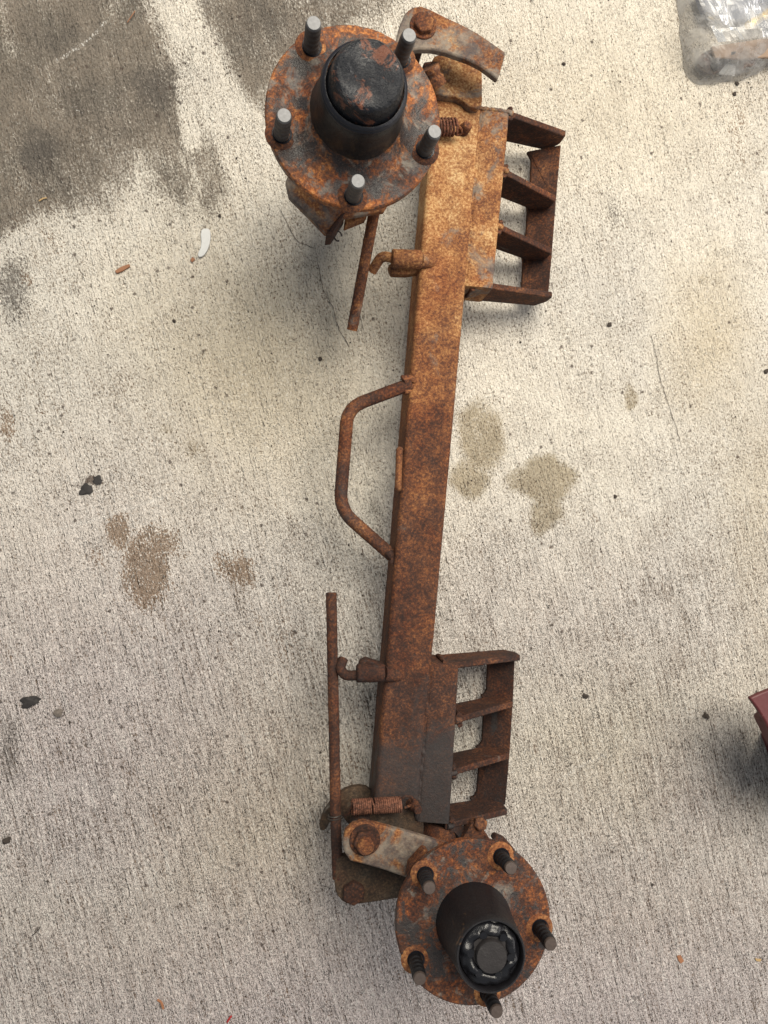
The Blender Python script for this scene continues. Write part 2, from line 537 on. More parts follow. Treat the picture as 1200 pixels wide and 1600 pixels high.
# scattered dark grains everywhere
vo = t.add('ShaderNodeTexVoronoi'); vo.inputs['Scale'].default_value = 85; t.link(v, vo.inputs['Vector'])
sc = t.add('ShaderNodeSeparateColor'); t.link(vo.outputs['Color'], sc.inputs[0])
rare = t.step(sc.outputs[0], .84, .87)
dot = t.math('SUBTRACT', 1.0, t.step(t.math('ADD', vo.outputs['Distance'], t.math('MULTIPLY', t.math('SUBTRACT', fine, .5), .5)), .10, .20))
c = t.mix(t.math('MULTIPLY', t.math('MULTIPLY', rare, dot), .85), c, (.07, .05, .04))
pale = t.step(t.math('ADD', t.attr('pale'), t.math('MULTIPLY', t.math('SUBTRACT', grain, .5), 2.2)), .5, .75)
c = t.mix(t.math('MULTIPLY', pale, .75), c, (.74, .71, .66))
t.link(c, t.b.inputs['Base Color'])
t.link(t.math('SUBTRACT', .93, t.math('MULTIPLY', oil, .16)), t.b.inputs['Roughness'])
t.b.inputs['Specular IOR Level'].default_value = .3
hgt = t.math('SUBTRACT', 1.0, pk)
strk = t.noise(300, 3, .6, t.coord(scale=(1, .045, 1), rot=(0, 0, BROOM)), .15)
wob_ = t.math('ADD', .35, t.math('MULTIPLY', t.math('SUBTRACT', 1.0, yb_), .65))
b0 = t.bump(t.math('MULTIPLY', strk, wob_), 1.0, .014)
b = t.bump(hgt, 1.0, .0045, b0)
b = t.bump(mid, .35, .004, b)
t.link(b, t.b.inputs['Normal'])
M['concrete'] = t.m

# ------------------------------------------------------------------ floor
def npnoise(x, y, seed, oct=4, rough=.55):
    out = np.zeros_like(x); amp = 1.0; tot = 0
    for o in range(oct):
        r = np.random.RandomState(seed + o * 17)
        g = r.rand(64, 64)
        fx = x * 2 ** o; fy = y * 2 ** o
        ix = np.floor(fx).astype(int); iy = np.floor(fy).astype(int)
        ax = fx - ix; ay = fy - iy
        ax = ax * ax * (3 - 2 * ax); ay = ay * ay * (3 - 2 * ay)
        a = g[iy % 64, ix % 64]; b_ = g[iy % 64, (ix + 1) % 64]
        c_ = g[(iy + 1) % 64, ix % 64]; d_ = g[(iy + 1) % 64, (ix + 1) % 64]
        out += amp * ((a * (1 - ax) + b_ * ax) * (1 - ay) + (c_ * (1 - ax) + d_ * ax) * ay)
        tot += amp; amp *= rough
    return out / tot
def floor_axis(lo, hi, step, far):
    inner = np.arange(lo, hi + 1e-6, step)
    g = [hi + far * k / 14 for k in range(1, 15)]
    l = [lo - far * k / 14 for k in range(14, 0, -1)]
    return np.array(l + list(inner) + g)
xs = floor_axis(-.46, .72, .003, .8)
ys = floor_axis(-.62, .62, .003, .8)
X, Y = np.meshgrid(xs, ys)
# place of each floor point in photograph coordinates, only to set out the stains and light tints where they lie
ct, stt = math.cos(TILT), math.sin(TILT)
cx_ = X * ct + (0 - H) * stt * 1.0
RYi = RY.inverted()
cxx = RYi[0][0] * X + RYi[0][2] * (-H); czz = RYi[2][0] * X + RYi[2][2] * (-H)
U = 600 + F * cxx / -czz; V = 800 - F * Y / -czz
wx = (npnoise(X * 14 + 9, Y * 9 + 9, 3) - .5) * 60; wy = (npnoise(X * 14 + 30, Y * 9 + 30, 5) - .5) * 70
wx += (npnoise(X * 55 + 7, Y * 38 + 7, 23) - .5) * 46; wy += (npnoise(X * 55 + 40, Y * 38 + 40, 29) - .5) * 60
def blobs(lst, warp=1.0):
    out = np.zeros_like(X)
    for (cx, cy, rx, ry, a, s, soft) in lst:
        u = U + wx * warp - cx; w = V + wy * warp - cy
        ca, sa = math.cos(math.radians(a)), math.sin(math.radians(a))
        p = (u * ca + w * sa) / rx; q = (-u * sa + w * ca) / ry
        d = np.sqrt(p * p + q * q)
        soft *= 1.6
        e = np.clip((1 + soft - d) / (2 * soft), 0, 1)
        out = np.maximum(out, s * e * e * (3 - 2 * e))
    return out
def strokes(lst):
    out = np.zeros_like(X)
    for pts, w0, s in lst:
        for (x0, y0), (x1, y1) in zip(pts, pts[1:]):
            dx, dy = x1 - x0, y1 - y0
            tt = np.clip(((U - x0) * dx + (V - y0) * dy) / (dx * dx + dy * dy), 0, 1)
            d = np.hypot(U - x0 - tt * dx, V - y0 - tt * dy)
            out = np.maximum(out, s * np.clip(1.5 - d / w0, 0, 1))
    return out
oil = blobs([(60, 120, 190, 185, 0, 1, .25), (215, 120, 120, 150, 0, 1, .3), (110, 265, 110, 70, 0, .9, .35), (262, 265, 42, 70, 0, .85, .4),
             (330, 275, 36, 62, 0, .75, .45), (10, 300, 80, 65, 0, .9, .35), (410, 60, 110, 110, 20, .95, .25), (520, 0, 100, 60, 0, .85, .4),
             (-120, 60, 260, 260, 0, 1, .3), (200, -160, 420, 190, 0, 1, .2), (345, 200, 22, 50, -10, .6, .5)])
streak = strokes([([(262, -40), (270, 20), (322, 100), (366, 185), (400, 260)], 32, 1.0), ([(225, -20), (258, 60), (292, 110)], 14, .55), ([(284, 130), (300, 225)], 11, .75), ([(0, 0), (20, 80)], 10, .3)])
oil = np.clip(oil - streak * .85, 0, 1)
soot = blobs([(248, 135, 48, 40, 20, .95, .7), (180, 170, 80, 60, 10, .55, .8), (90, 70, 70, 50, 0, .45, .9), (62, 238, 42, 28, 0, .85, .7), (440, 50, 80, 50, 0, .45, .9), (262, 265, 25, 45, 0, .45, .8), (120, 290, 50, 30, 0, .4, .8), (15, 455, 32, 44, 0, .9, .6), (28, 412, 16, 16, 0, .6, .6), (10, 1165, 22, 50, 0, .6, .7),
              (965, 330, 12, 34, -10, .55, .8), (960, 300, 30, 70, 0, .25, .9), (575, 780, 16, 22, 0, .5, .8), (1030, 120, 20, 20, 0, .2, .8)], .4)
brown = blobs([(224, 888, 40, 56, 8, 1, .30), (184, 828, 20, 26, 0, 1, .35), (252, 842, 26, 26, 0, .9, .45), (362, 886, 31, 28, 0, .95, .4), (285, 862, 12, 7, 0, .6, .5), (155, 870, 22, 16, 0, .45, .6),
               (5, 665, 14, 26, 0, .8, .4), (82, 380, 16, 30, -20, .45, .6), (1156, 190, 18, 44, -8, .50, .7), (40, 440, 14, 10, 0, .7, .5), (62, 640, 10, 9, 0, .6, .6),
               (92, 1262, 10, 9, 0, .6, .5), (400, 968, 12, 10, 0, .5, .6), (550, 1185, 22, 34, 0, .35, .6), (445, 1020, 16, 60, 0, .3, .6)], .45)
olive = blobs([(852, 745, 50, 38, 0, 1, .22), (852, 795, 26, 36, 10, .95, .28), (812, 748, 26, 26, 0, .8, .3), (752, 680, 36, 66, -8, .9, .25), (738, 745, 34, 36, 0, .9, .25), (986, 616, 14, 20, 0, .85, .3),
               (790, 640, 12, 10, 0, .5, .5), (300, 700, 17, 17, 0, .6, .5), (260, 676, 17, 12, 0, .55, .5), (925, 290, 46, 30, 0, .3, .9), (1100, 430, 14, 14, 0, .5, .5)], .3)
speck = blobs([(140, 760, 20, 13, -35, .95, .7), (50, 1094, 20, 9, -5, .9, .7), (132, 766, 30, 24, -30, .55, .6), (85, 665, 60, 36, 25, .36, .7), (140, 760, 26, 18, -30, .50, .6), (45, 1095, 50, 30, 0, .42, .7), (348, 978, 26, 30, 0, .40, .6), (90, 790, 30, 30, 0, .30, .7), (870, 905, 30, 20, 0, .28, .8),
               (1030, 930, 40, 26, 0, .36, .7), (940, 1370, 20, 20, 0, .36, .6), (880, 1400, 20, 44, 0, .34, .6), (300, 1230, 50, 60, 0, .22, .8), (10, 1000, 60, 60, 0, .26, .8), (120, 900, 90, 120, 0, .2, .8),
               (1150, 150, 14, 26, 0, .25, .7), (640, 20, 160, 60, 0, .15, .8), (930, 130, 120, 90, 0, .18, .8)], .4)
warm_light_tint = blobs([(400, 560, 150, 150, 0, .75, .8), (410, 1300, 150, 170, 0, .75, .7), (1110, 520, 60, 110, 0, .7, .7), (1180, 800, 40, 180, 0, .5, .8), (560, 480, 90, 120, 0, .4, .9), (950, 1200, 150, 140, 0, .45, .8),
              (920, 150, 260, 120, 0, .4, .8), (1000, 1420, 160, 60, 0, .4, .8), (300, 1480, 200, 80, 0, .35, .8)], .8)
cool_light_tint = blobs([(120, 1150, 330, 330, 0, .75, .6), (860, 980, 240, 120, 0, .35, .8), (700, 1650, 900, 330, 0, .85, .5), (1090, 1260, 90, 110, 0, .55, .7), (1150, 1650, 300, 260, 0, .5, .7)], .8)
pale = strokes([([(88, 96), (110, 82), (140, 62), (165, 34)], 4, .55), ([(75, 832), (110, 822), (165, 808), (190, 798), (255, 778)], 4, .55), ([(290, 785), (312, 765)], 3, .5), ([(870, 1222), (905, 1198), (945, 1180)], 4, .5),
                ([(980, 1400), (970, 1415)], 6, .4), ([(115, 170), (130, 178)], 3, .4), ([(165, 725), (205, 705)], 4, .4), ([(1090, 1420), (950, 1440)], 3, .2), ([(262, 0), (275, 60)], 12, .3)])
ny, nx = X.shape
co = np.empty((nx * ny, 3)); co[:, 0] = X.ravel(); co[:, 1] = Y.ravel()
co[:, 2] = ((npnoise(X * 22 + 50, Y * 22 + 50, 11, 3) - .5) * .0016).ravel()
idx = np.arange(nx * ny).reshape(ny, nx)
quads = np.stack([idx[:-1, :-1], idx[:-1, 1:], idx[1:, 1:], idx[1:, :-1]], -1).reshape(-1, 4)
me = bpy.data.meshes.new('floor')
me.vertices.add(nx * ny); me.vertices.foreach_set('co', co.ravel())
me.loops.add(quads.size); me.loops.foreach_set('vertex_index', quads.ravel().astype(np.int32))
me.polygons.add(len(quads)); me.polygons.foreach_set('loop_start', np.arange(0, quads.size, 4, dtype=np.int32))
me.update(calc_edges=True); me.validate()
for nm, arr in (('oil', oil), ('soot', soot), ('brown', brown), ('olive', olive), ('speck', speck), ('warm_light_tint', warm_light_tint), ('cool_light_tint', cool_light_tint), ('pale', pale)):
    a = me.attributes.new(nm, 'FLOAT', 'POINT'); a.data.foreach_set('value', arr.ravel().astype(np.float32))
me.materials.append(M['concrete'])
me.polygons.foreach_set('use_smooth', np.ones(len(quads), dtype=bool))
floor = bpy.data.objects.new('floor', me); COL.objects.link(floor)
tag(floor, 'pale broom finished concrete floor with oil and rust stains', 'floor', kind='structure')
def crack(pts, w):
    path = []
    for (x0, y0), (x1, y1) in zip(pts, pts[1:]):
        for k in range(8):
            q = P(x0 + (x1 - x0) * k / 8, y0 + (y1 - y0) * k / 8, .0009)
            path.append(q + Vector((mnoise.noise(q * 160), mnoise.noise(q * 160 + Vector((3, 3, 3))), 0)) * .0016)
    bm = bmesh.new(); prev = None
    for i, p in enumerate(path):
        d = (path[min(i + 1, len(path) - 1)] - path[max(i - 1, 0)]).normalized()
        s = Vector((-d.y, d.x, 0)) * w * (.35 + .65 * abs(mnoise.noise(p * 300)) * 2)
        cur = (bm.verts.new(p + s), bm.verts.new(p - s))
        if prev: bm.faces.new((prev[0], cur[0], cur[1], prev[1]))
        prev = cur
    mesh_obj('crack', bm, M['crack_dark'], floor)
crack([(436, 322), (450, 355), (466, 378), (492, 388), (500, 430), (506, 455), (520, 480), (530, 515), (548, 545)], .00042)
crack([(1018, 525), (1034, 600), (1050, 648), (1064, 695)], .00045)

# ------------------------------------------------------------------ the axle
ZT = .080                      # upper face of the beam
ax = empty('trailer_axle', P(650, 760, 0))
tag(ax, 'rusty steel trailer axle with two wheel hubs lying on the concrete', 'axle')

def bm_box_sweep(a0, a1, b0, b1, ztop, hgt, r=.005, n=150, jit=.00028, caps=True):
    """rounded box tube; a0->a1 left upper edge, b0->b1 right upper edge"""
    bm = bmesh.new(); rings = []
    prof = []
    for cx, cz, s in ((1, 0, 0), (0, 0, 1), (0, 1, 2), (1, 1, 3)):
        for k in range(5):
            ang = math.radians(90 * s + 90 * k / 4)
            prof.append((cx, cz, math.cos(ang), math.sin(ang)))
    for i in range(n + 1):
        t_ = i / n
        L = a0.lerp(a1, t_); R_ = b0.lerp(b1, t_)
        u = (R_ - L); w = u.length; u.normalize()
        ring = []
        pts = []
        for cx, cz, ca, sa in prof:
            x = (w - r if cx else r) + ca * r
            z = ztop - (hgt - r if cz else r) + sa * r
            pts.append((x, z))
        # add points along the flats
        full = []
        for j in range(len(pts)):
            p, q = pts[j], pts[(j + 1) % len(pts)]
            full.append(p)
            if math.hypot(p[0] - q[0], p[1] - q[1]) > r * 1.2:
                for m in range(1, 6): full.append((p[0] + (q[0] - p[0]) * m / 6, p[1] + (q[1] - p[1]) * m / 6))
        for x, z in full:
            p = L + u * x; p.z = z
            p = p + mnoise.noise_vector(p * 55) * jit + mnoise.noise_vector(p * 260) * jit * .6
            ring.append(bm.verts.new(p))
        rings.append(ring)
    m = len(rings[0])
    for a, b in zip(rings, rings[1:]):
        for k in range(m):
            bm.faces.new((a[k], a[(k + 1) % m], b[(k + 1) % m], b[k]))
    if caps:
        bm.faces.new(rings[0]); bm.faces.new(rings[-1][::-1])
    return bm

def lerp2(p, q, y):
    k = (y - p[1]) / (q[1] - p[1]); return (p[0] + (q[0] - p[0]) * k, y)
LT, LB = (645.5, 540), (586, 1240)      # left upper edge of the beam
RT, RB_ = (720, 540), (687.5, 900)      # right upper edge
def left(y): return lerp2(LT, LB, y)
def right(y): return lerp2(RT, RB_, y)
y0, y1 = 150, 1262
beam = mesh_obj('beam', bm_box_sweep(P(*left(y0), ZT), P(*left(y1), ZT), P(*right(y0), ZT), P(*right(y1), ZT), ZT, .050, n=260), M['rust_beam'], ax, angle=60)

def bracket(x_edge, ya, yb, gus, outer, inner, matb, matg, matd, flip, lab):
    """doubler tube on the beam's side, long foot bar and gusset plates"""
    e0, e1 = x_edge
    a0 = P(*right(ya), ZT); a1 = P(*right(yb), ZT)
    dm = mesh_obj('mounting_bracket', bm_box_sweep(a0 + Vector((-.001, 0, 0)), a1 + Vector((-.001, 0, 0)), P(e0, ya + 4, ZT), P(e1, yb + 4, ZT), ZT - .0006, .048, r=.0035, n=70), matd, ax, angle=60)
    dm['label'] = lab
    zo, zi = .030, .016
    pts = [P(x, y, zo) for x, y in outer] + [P(x, y, zi) for x, y in inner[::-1]]
    bar = mesh_obj('foot_bar', bm_prism(pts, .0065), matb, dm, bevel=.0012)
    for (tl, tr) in gus:
        TL = P(*tl, ZT - .003); TR = P(*tr, .046)
        d = (TR - TL); d.z = 0; d.normalize()
        nrm = Vector((-d.y, d.x, 0)) * .0062 * (1 if flip else -1)
        TLi = TL - d * .006
        n_ = 9
        face = [Vector((TLi.x, TLi.y, TL.z))]
        face += [Vector((TR.x, TR.y, TR.z)), Vector((TR.x, TR.y, .030)) , Vector((TR.x - d.x * .008, TR.y - d.y * .008, .0135)),
                 Vector((TLi.x, TLi.y, .030))]
        bm = bmesh.new()
        A = [bm.verts.new(p) for p in face]; B = [bm.verts.new(p + nrm) for p in face]
        bm.faces.new(A); bm.faces.new(B[::-1])
        for i in range(len(A)):
            j = (i + 1) % len(A); bm.faces.new((A[i], B[i], B[j], A[j]))
        g = mesh_obj('gusset', bm, matg, dm, bevel=.0011)
        weld(dm, [TL + nrm * .5 + Vector((0, 0, -.0005)) - d * .004, TL + nrm * .5 + d * .003 + Vector((0, 0, -.003))], .0034, matd)
        weld(dm, [TL - nrm * .25 + d * .001 + Vector((0, 0, -.002)), TL - nrm * .25 + d * .001 + Vector((0, 0, -.036))], .0028, matg)
        weld(dm, [TL + nrm * 1.25 + d * .001 + Vector((0, 0, -.002)), TL + nrm * 1.25 + d * .001 + Vector((0, 0, -.036))], .0028, matg)
    weld(dm, [a0 + Vector((-.0005, 0, -.0040)), a1 + Vector((-.0005, 0, -.0040))], .0036, matd)
    return dm
ub = bracket((797, 771), 170, 446,
    [((797, 180), (884, 213)), ((788, 270), (868, 315)), ((780, 357), (862, 397)), ((738, 446), (863, 465))],
    [(877, 226), (874, 260), (869, 316), (863, 396), (857, 462)],
    [(824, 236), (828, 241), (831, 248), (829, 300), (823, 318), (825, 328), (822, 385), (816, 398), (818, 408), (816, 450), (812, 466)],
    M['rust_gusset'], M['rust_gusset'], M['rust_top'], True, 'orange rusted mounting bracket beside the capped hub')
lb = bracket((718, 703), 1036, 1284,
    [((694, 1038), (813, 1023)), ((717, 1121), (801, 1096)), ((709, 1204), (795, 1177)), ((705, 1287), (793, 1264))],
    [(805, 1026), (802, 1096), (797, 1175), (790, 1258)],
    [(745, 1018), (763, 1026), (761, 1078), (758, 1084), (752, 1087), (757, 1097), (754, 1158), (750, 1165), (744, 1168), (750, 1178), (746, 1237), (742, 1245), (735, 1248), (742, 1262)],
    M['rust_dark'], M['rust_brown'], M['rust_beam'], False, 'dark brown mounting bracket beside the open hub')

# ---- wheel hubs
def stud_mesh(name, mat):
    thread = []
    for k_ in range(16): thread += [(.0058, .0035 + k_ * .0015), (.00562, .00425 + k_ * .0015)]
    bm = bm_lathe([(.0058, -.012), (.0058, .0030)] + thread + [(.0056, .0276), (.0053, .0282), (.0053, .0300), (.0046, .0315), (.0, .0317)], Vector((0, 0, 0)), Vector((0, 0, 1)), 20)
    me_ = bpy.data.meshes.new(name); bmesh.ops.recalc_face_normals(bm, faces=bm.faces[:]); bm.to_mesh(me_); bm.free()
    me_.materials.append(mat)
    for p in me_.polygons: p.use_smooth = True
    me_.set_sharp_from_angle(angle=math.radians(25))
    return me_
def hub(center, tip, ang0, prof, mats, lab):
    c0, a_ = center, (tip - center).normalized()
    # flange plate is a mesh with five bored stud seats
    bm = bm_lathe(prof, c0, a_, 96, jit=.00022, jscale=140)
    h = mesh_obj('wheel_hub', bm, mats[0], ax, angle=38)
    h['label'] = lab
    x, y, z = frame(a_)
    R = .05715
    sm = stud_mesh('stud', mats[1])
    for k in range(5):
        a = math.radians(ang0 + 72 * k)
        p = c0 + (x * math.cos(a) + y * math.sin(a)) * R
        s = bpy.data.objects.new('stud', sm); COL.objects.link(s)
        wob = Matrix.Rotation(rnd.uniform(-.03, .03), 4, 'X') @ Matrix.Rotation(rnd.uniform(-.03, .03), 4, 'Y') @ Matrix.Rotation(rnd.uniform(0, 6), 4, 'Z')
        s.matrix_basis = Matrix.Translation(p) @ Matrix((x, y, z)).transposed().to_4x4() @ wob
        attach(s, h)
        # bored seat: dark rim ring and raised boss round the stud
        bmr = bm_lathe([(.0060, .0002), (.0068, .0009), (.0078, .0010), (.0108, .0008), (.0120, -.0003)], p, a_, 28, jit=.0003, jscale=300)
        mesh_obj('stud_seat', bmr, mats[2], h, angle=70)
        bmh = bm_lathe([(.0057, .0008), (.0074, .0013)], p + (x * .0006), a_, 24)
        mesh_obj('stud_hole', bmh, M['rubber_ring'], h)
    return h, a_

zt = Zdepth(554, 183, .5523)
ct_ = P(554, 184, zt); tip = P(577, 115, zt + .066)
RF = .0665
prof_t = [(.012, -.050), (.031, -.050), (.032, -.012), (.050, -.010), (RF - .002, -.0085), (RF, -.0068), (RF, -.0012), (RF - .0012, 0),
          (.0520, .0004), (.0470, .0014), (.0430, .0030), (.0400, .0048), (.0372, .0072), (.0350, .0100), (.0330, .0140), (.0312, .0240), (.0300, .0330), (.0296, .042), (.0286, .0440), (.0250, .0442), (.020, .044)]
hub_t, axt = hub(ct_, tip, -91, prof_t, (M['rust_flange'], M['stud_steel'], M['rust_mid']), 'wheel hub with black dented dust cap')
# dark barrel sleeve, sealing ring, dust cap
bm = bm_lathe([(.0346, .0108), (.0337, .0135), (.0327, .0180), (.0318, .0250), (.0309, .0340), (.0302, .0415), (.0290, .0436)], ct_, axt, 72, jit=.0002, jscale=120)
mesh_obj('hub_barrel', bm, M['barrel_black'], hub_t)
bm = bm_lathe([(.0270, .0430), (.0300, .0440), (.0308, .0455), (.0302, .0470), (.0288, .0478), (.0300, .0487), (.0296, .0500), (.0275, .0506)], ct_, axt, 72, jit=.0004, jscale=70)
mesh_obj('sealing_ring', bm, M['rubber_ring'], hub_t, angle=60)
prof_c = [(.0268, .0475), (.0256, .0510), (.0251, .0560), (.0246, .0605), (.0236, .0636), (.0222, .0652), (.0205, .0660), (.017, .0658), (.013, .0652), (.009, .0654), (.005, .0658), (0, .0658)]
bm = bm_lathe(prof_c, ct_, axt, 72, jit=.0011, jscale=95)
cap = mesh_obj('dust_cap', bm, M['cap_black'], hub_t, angle=50)
cap['label'] = 'black dust cap with dents and chipped rust'

zb = Zdepth(739, 1438, .622)
cb = P(740, 1440, zb); tipb = P(768, 1495, zb + .062)
prof_b = [(.012, -.045), (.032, -.045), (.033, -.012), (.050, -.010), (RF - .002, -.0095), (RF, -.0078), (RF, -.0012), (RF - .0012, 0),
          (.050, .0003), (.040, .0006), (.0345, .0010), (.0325, .0016)]
hub_b, axb = hub(cb, tipb, -80, prof_b, (M['rust_flange_low'], M['stud_dark'], M['rust_orange']), 'open wheel hub without cap showing the greasy axle nut')
bm = bm_lathe([(.0325, .0005), (.0318, .006), (.0304, .020), (.0288, .040), (.0277, .054), (.0272, .0600), (.0264, .0614), (.0254, .0614), (.0246, .0600), (.0243, .0570), (.0240, .047), (.010, .046)], cb, axb, 72, jit=.00025, jscale=110)
mesh_obj('hub_barrel', bm, M['barrel_black_low'], hub_b)
bm = bm_lathe([(.0241, .0540), (.0232, .0560), (.0220, .0565), (.0200, .0550), (.012, .0545)], cb, axb, 60, jit=.0006, jscale=120)
mesh_obj('bearing_seal', bm, M['grease_black'], hub_b)
nut = mesh_obj('axle_nut', bm_hex(cb + axb * .050, axb, .0195, .0085, .35), M['nut_dark'], hub_b, bevel=.0012)
x_, y_, z_ = frame(axb)
for k in range(6):     # castle teeth of the nut
    a = .35 + math.pi / 6 + k * math.pi / 3
    d = x_ * math.cos(a) + y_ * math.sin(a)
    bm = bm_tube([cb + axb * .057 + d * .0160, cb + axb * .0610 + d * .0156], [.0040, .0030], 10, bump=.0010)
    mesh_obj('castle_tooth', bm, M['grease_black'], nut)
bm = bm_lathe([(.0122, .050), (.0122, .0622), (.0114, .0636), (.006, .0638), (0, .0637)], cb, axb, 40, jit=.0003, jscale=150)
mesh_obj('spindle_end', bm, M['nut_dark'], hub_b)
bm = bm_lathe([(.0125, .0560), (.0138, .0592), (.0155, .0606), (.0175, .0606), (.0195, .0596), (.0212, .0584), (.0226, .0572), (.0238, .0552)], cb, axb, 90, jit=.0030, jscale=135)
mesh_obj('grease', bm, M['grease_black'], hub_b, angle=80)
plain('crust', (.36, .28, .21), .9)
for pp in ([(464, 88), (459, 104), (458, 122), (450, 140), (446, 155), (433, 168)],):
    weld(hub_t, [P(x, y, zt + .0004 - .0006 * (i_ > 9)) for i_, (x, y) in enumerate(pp)], .0007, M['crust'], 'mineral_crust')
# spindles under the hubs and arms that carry them
bm = bm_lathe([(.0, -.135), (.020, -.135), (.020, -.060), (.024, -.058), (.024, -.048)], ct_, axt, 32, jit=.0003)
mesh_obj('spindle', bm, M['rust_mid'], ax)
bm = bm_lathe([(.0, -.095), (.020, -.095), (.020, -.050), (.024, -.048), (.024, -.040)], cb, axb, 32, jit=.0003)
mesh_obj('spindle', bm, M['rust_brown'], ax)
# cranked arm under the capped hub
zA = .118
bm = bm_prism(poly([(446, 284), (451, 307), (482, 338), (509, 366), (531, 340), (600, 330), (640, 260), (640, 190), (560, 130), (480, 190)], zA), .008)
arm = mesh_obj('swing_arm', bm, M['rust_plate_grey'], ax, bevel=.0015)
a, b = P(509, 366, zA), P(532, 336, zA)
bm = bm_prism([a + Vector((0, 0, .001)), b + Vector((0, 0, .001)), b + Vector((.005, .003, .001)), a + Vector((.006, .001, .001))], .030)
mesh_obj('arm_flange', bm, M['rust_dark'], arm, bevel=.001)
bm = bm_prism(poly([(540, 336), (556, 330), (575, 332), (571, 340), (538, 353)], .10), .014)
mesh_obj('arm_tab', bm, M['rust_orange'], arm, bevel=.0012)
ring = [P(528, 369, .10) + Vector((math.cos(u) * .0035, math.sin(u) * .0045, 0)) for u in [k * .42 for k in range(13)]]
mesh_obj('clip_ring', bm_tube(ring, .0008, 6), M['wire'], arm)

# ---- pivot end beside the capped hub: end plate, curved jaw plate, bolt, spring
endp = smooth_closed([(668, 140), (672, 90), (700, 80), (738, 92), (753, 104), (754, 140), (753, 168), (735, 168), (718, 151), (688, 149)], 1)
ep = mesh_obj('end_plate', bm_prism(poly(endp, ZT + .010), .014), M['rust_top'], ax, bevel=.0014)
mesh_obj('end_block', bm_prism(poly([(660, 150), (662, 96), (700, 92), (748, 108), (750, 168), (700, 176)], ZT - .003), .045), M['rust_mid'], ax, bevel=.002)
weld(ep, poly([(742, 168), (770, 171), (796, 175)], ZT - .0010), .0026, M['rust_top'])
jaw = [(618, 64), (624, 40), (633, 20), (644, 11), (658, 9), (672, 14), (700, 28), (724, 39), (746, 51), (768, 66), (790, 81), (789, 88), (778, 124), (768, 116), (752, 104), (735, 95), (716, 88), (696, 81), (676, 77), (655, 76), (640, 79), (626, 84), (610, 96), (600, 90)]
zJ = .128
jp = mesh_obj('jaw_plate', bm_prism(poly(jaw, zJ), .008), M['rust_plate_grey'], ax, bevel=.0016)
def bolt(px, py, z, r, h, rot, mat, parent, washer=True):
    o = P(px, py, z)
    b_ = mesh_obj('bolt', bm_hex(o, Vector((0, 0, 1)), r, h, rot), mat, parent, bevel=.0008)
    if washer:
        mesh_obj('washer', bm_lathe([(.004, -.0002), (.004, .0018), (r * 1.22, .0018), (r * 1.27, .0012), (r * 1.27, -.0002)], o, Vector((0, 0, 1)), 32, jit=.0003), mat, b_)
    return b_
bolt(661, 41, zJ, .0096, .0075, .2, M['rust_mid'], jp)
mesh_obj('jaw_post', bm_lathe([(.006, -.06), (.006, -.004)], P(661, 41, zJ), Vector((0, 0, 1)), 20), M['rust_mid'], jp)
mesh_obj('pivot_boss', bm_tube(line(P(672, 104, .112), P(684, 134, .102), 8), [.0085, .0085, .0085, .007, .007, .0085, .0085, .0085, .0085], 18, bump=.0008), M['rust_mid'], ax)
def spring(a, b, R, wire_r, turns, mat, gap=None):
    n = int(turns * 16); ax_ = (b - a); L_ = ax_.length; z = ax_.normalized()
    x = z.cross(Vector((0, 0, 1))).normalized(); y = z.cross(x)
    pts = []
    for i in range(n + 1):
        t_ = i / n; an = 2 * math.pi * turns * t_
        off = 0
        if gap and t_ > gap: off = wire_r * 1.2
        pts.append(a + z * (L_ * t_ + off) + (x * math.cos(an) + y * math.sin(an)) * R * (1 + .03 * mnoise.noise(Vector((t_ * 20, 0, 0)))))
    return mesh_obj('return_spring', bm_tube(pts, wire_r, 7), mat, ax, angle=80), pts
sp_t, pts = spring(P(672, 198, ZT + .0105), P(712, 199, ZT + .009), .0075, .0012, 8, M['rust_spring'])
hookp = [P(710, 190, ZT + .012), P(714, 196, ZT + .016), P(720, 200, ZT + .015), P(722, 208, ZT + .010), P(715, 212, ZT + .008), P(709, 206, ZT + .010)]
mesh_obj('spring_hook', bm_tube(fillet(hookp, .004), .0013, 7), M['rust_mid'], sp_t)
bm = bm_lathe([(.0055, -.004), (.0055, .004), (.0050, .010), (.0040, .0115), (0, .0118)], P(723, 205, ZT), Vector((.25, .1, 1)), 18, jit=.0004, jscale=250)
mesh_obj('spring_peg', bm, M['rust_mid'], ax)

# ---- lever rods
rod_t = [P(590, 300, .100), P(584, 335, .094), P(550, 516, .060)]
mesh_obj('lever_rod', bm_tube(line(rod_t[0], rod_t[1], 5)[:-1] + line(rod_t[1], rod_t[2], 30), .0054, 18, bump=.00025), M['rust_mid'], ax)
zR = .078
rb = [P(517.5, 926, zR - .006), P(520, 1050, zR - .003), P(523, 1200, zR), P(525, 1300, zR + .003), P(528, 1372, zR + .005)]
rp = []
for a, b in zip(rb, rb[1:]): rp += line(a, b, 14)[:-1]
rp.append(rb[-1])
rod_b = mesh_obj('lever_rod', bm_tube(rp, .0053, 18, bump=.00025), M['rust_brown'], ax)
loop = [P(523, 1272, zR + .002) + Vector((math.cos(u) * .0062, (u * .0002) - .0006 * u, math.sin(u) * .0062)) for u in [k * .35 for k in range(37)]]
loop += [P(540, 1273, zR + .004)]
mesh_obj('wire_loop', bm_tube(loop, .0007, 6), M['wire'], rod_b)

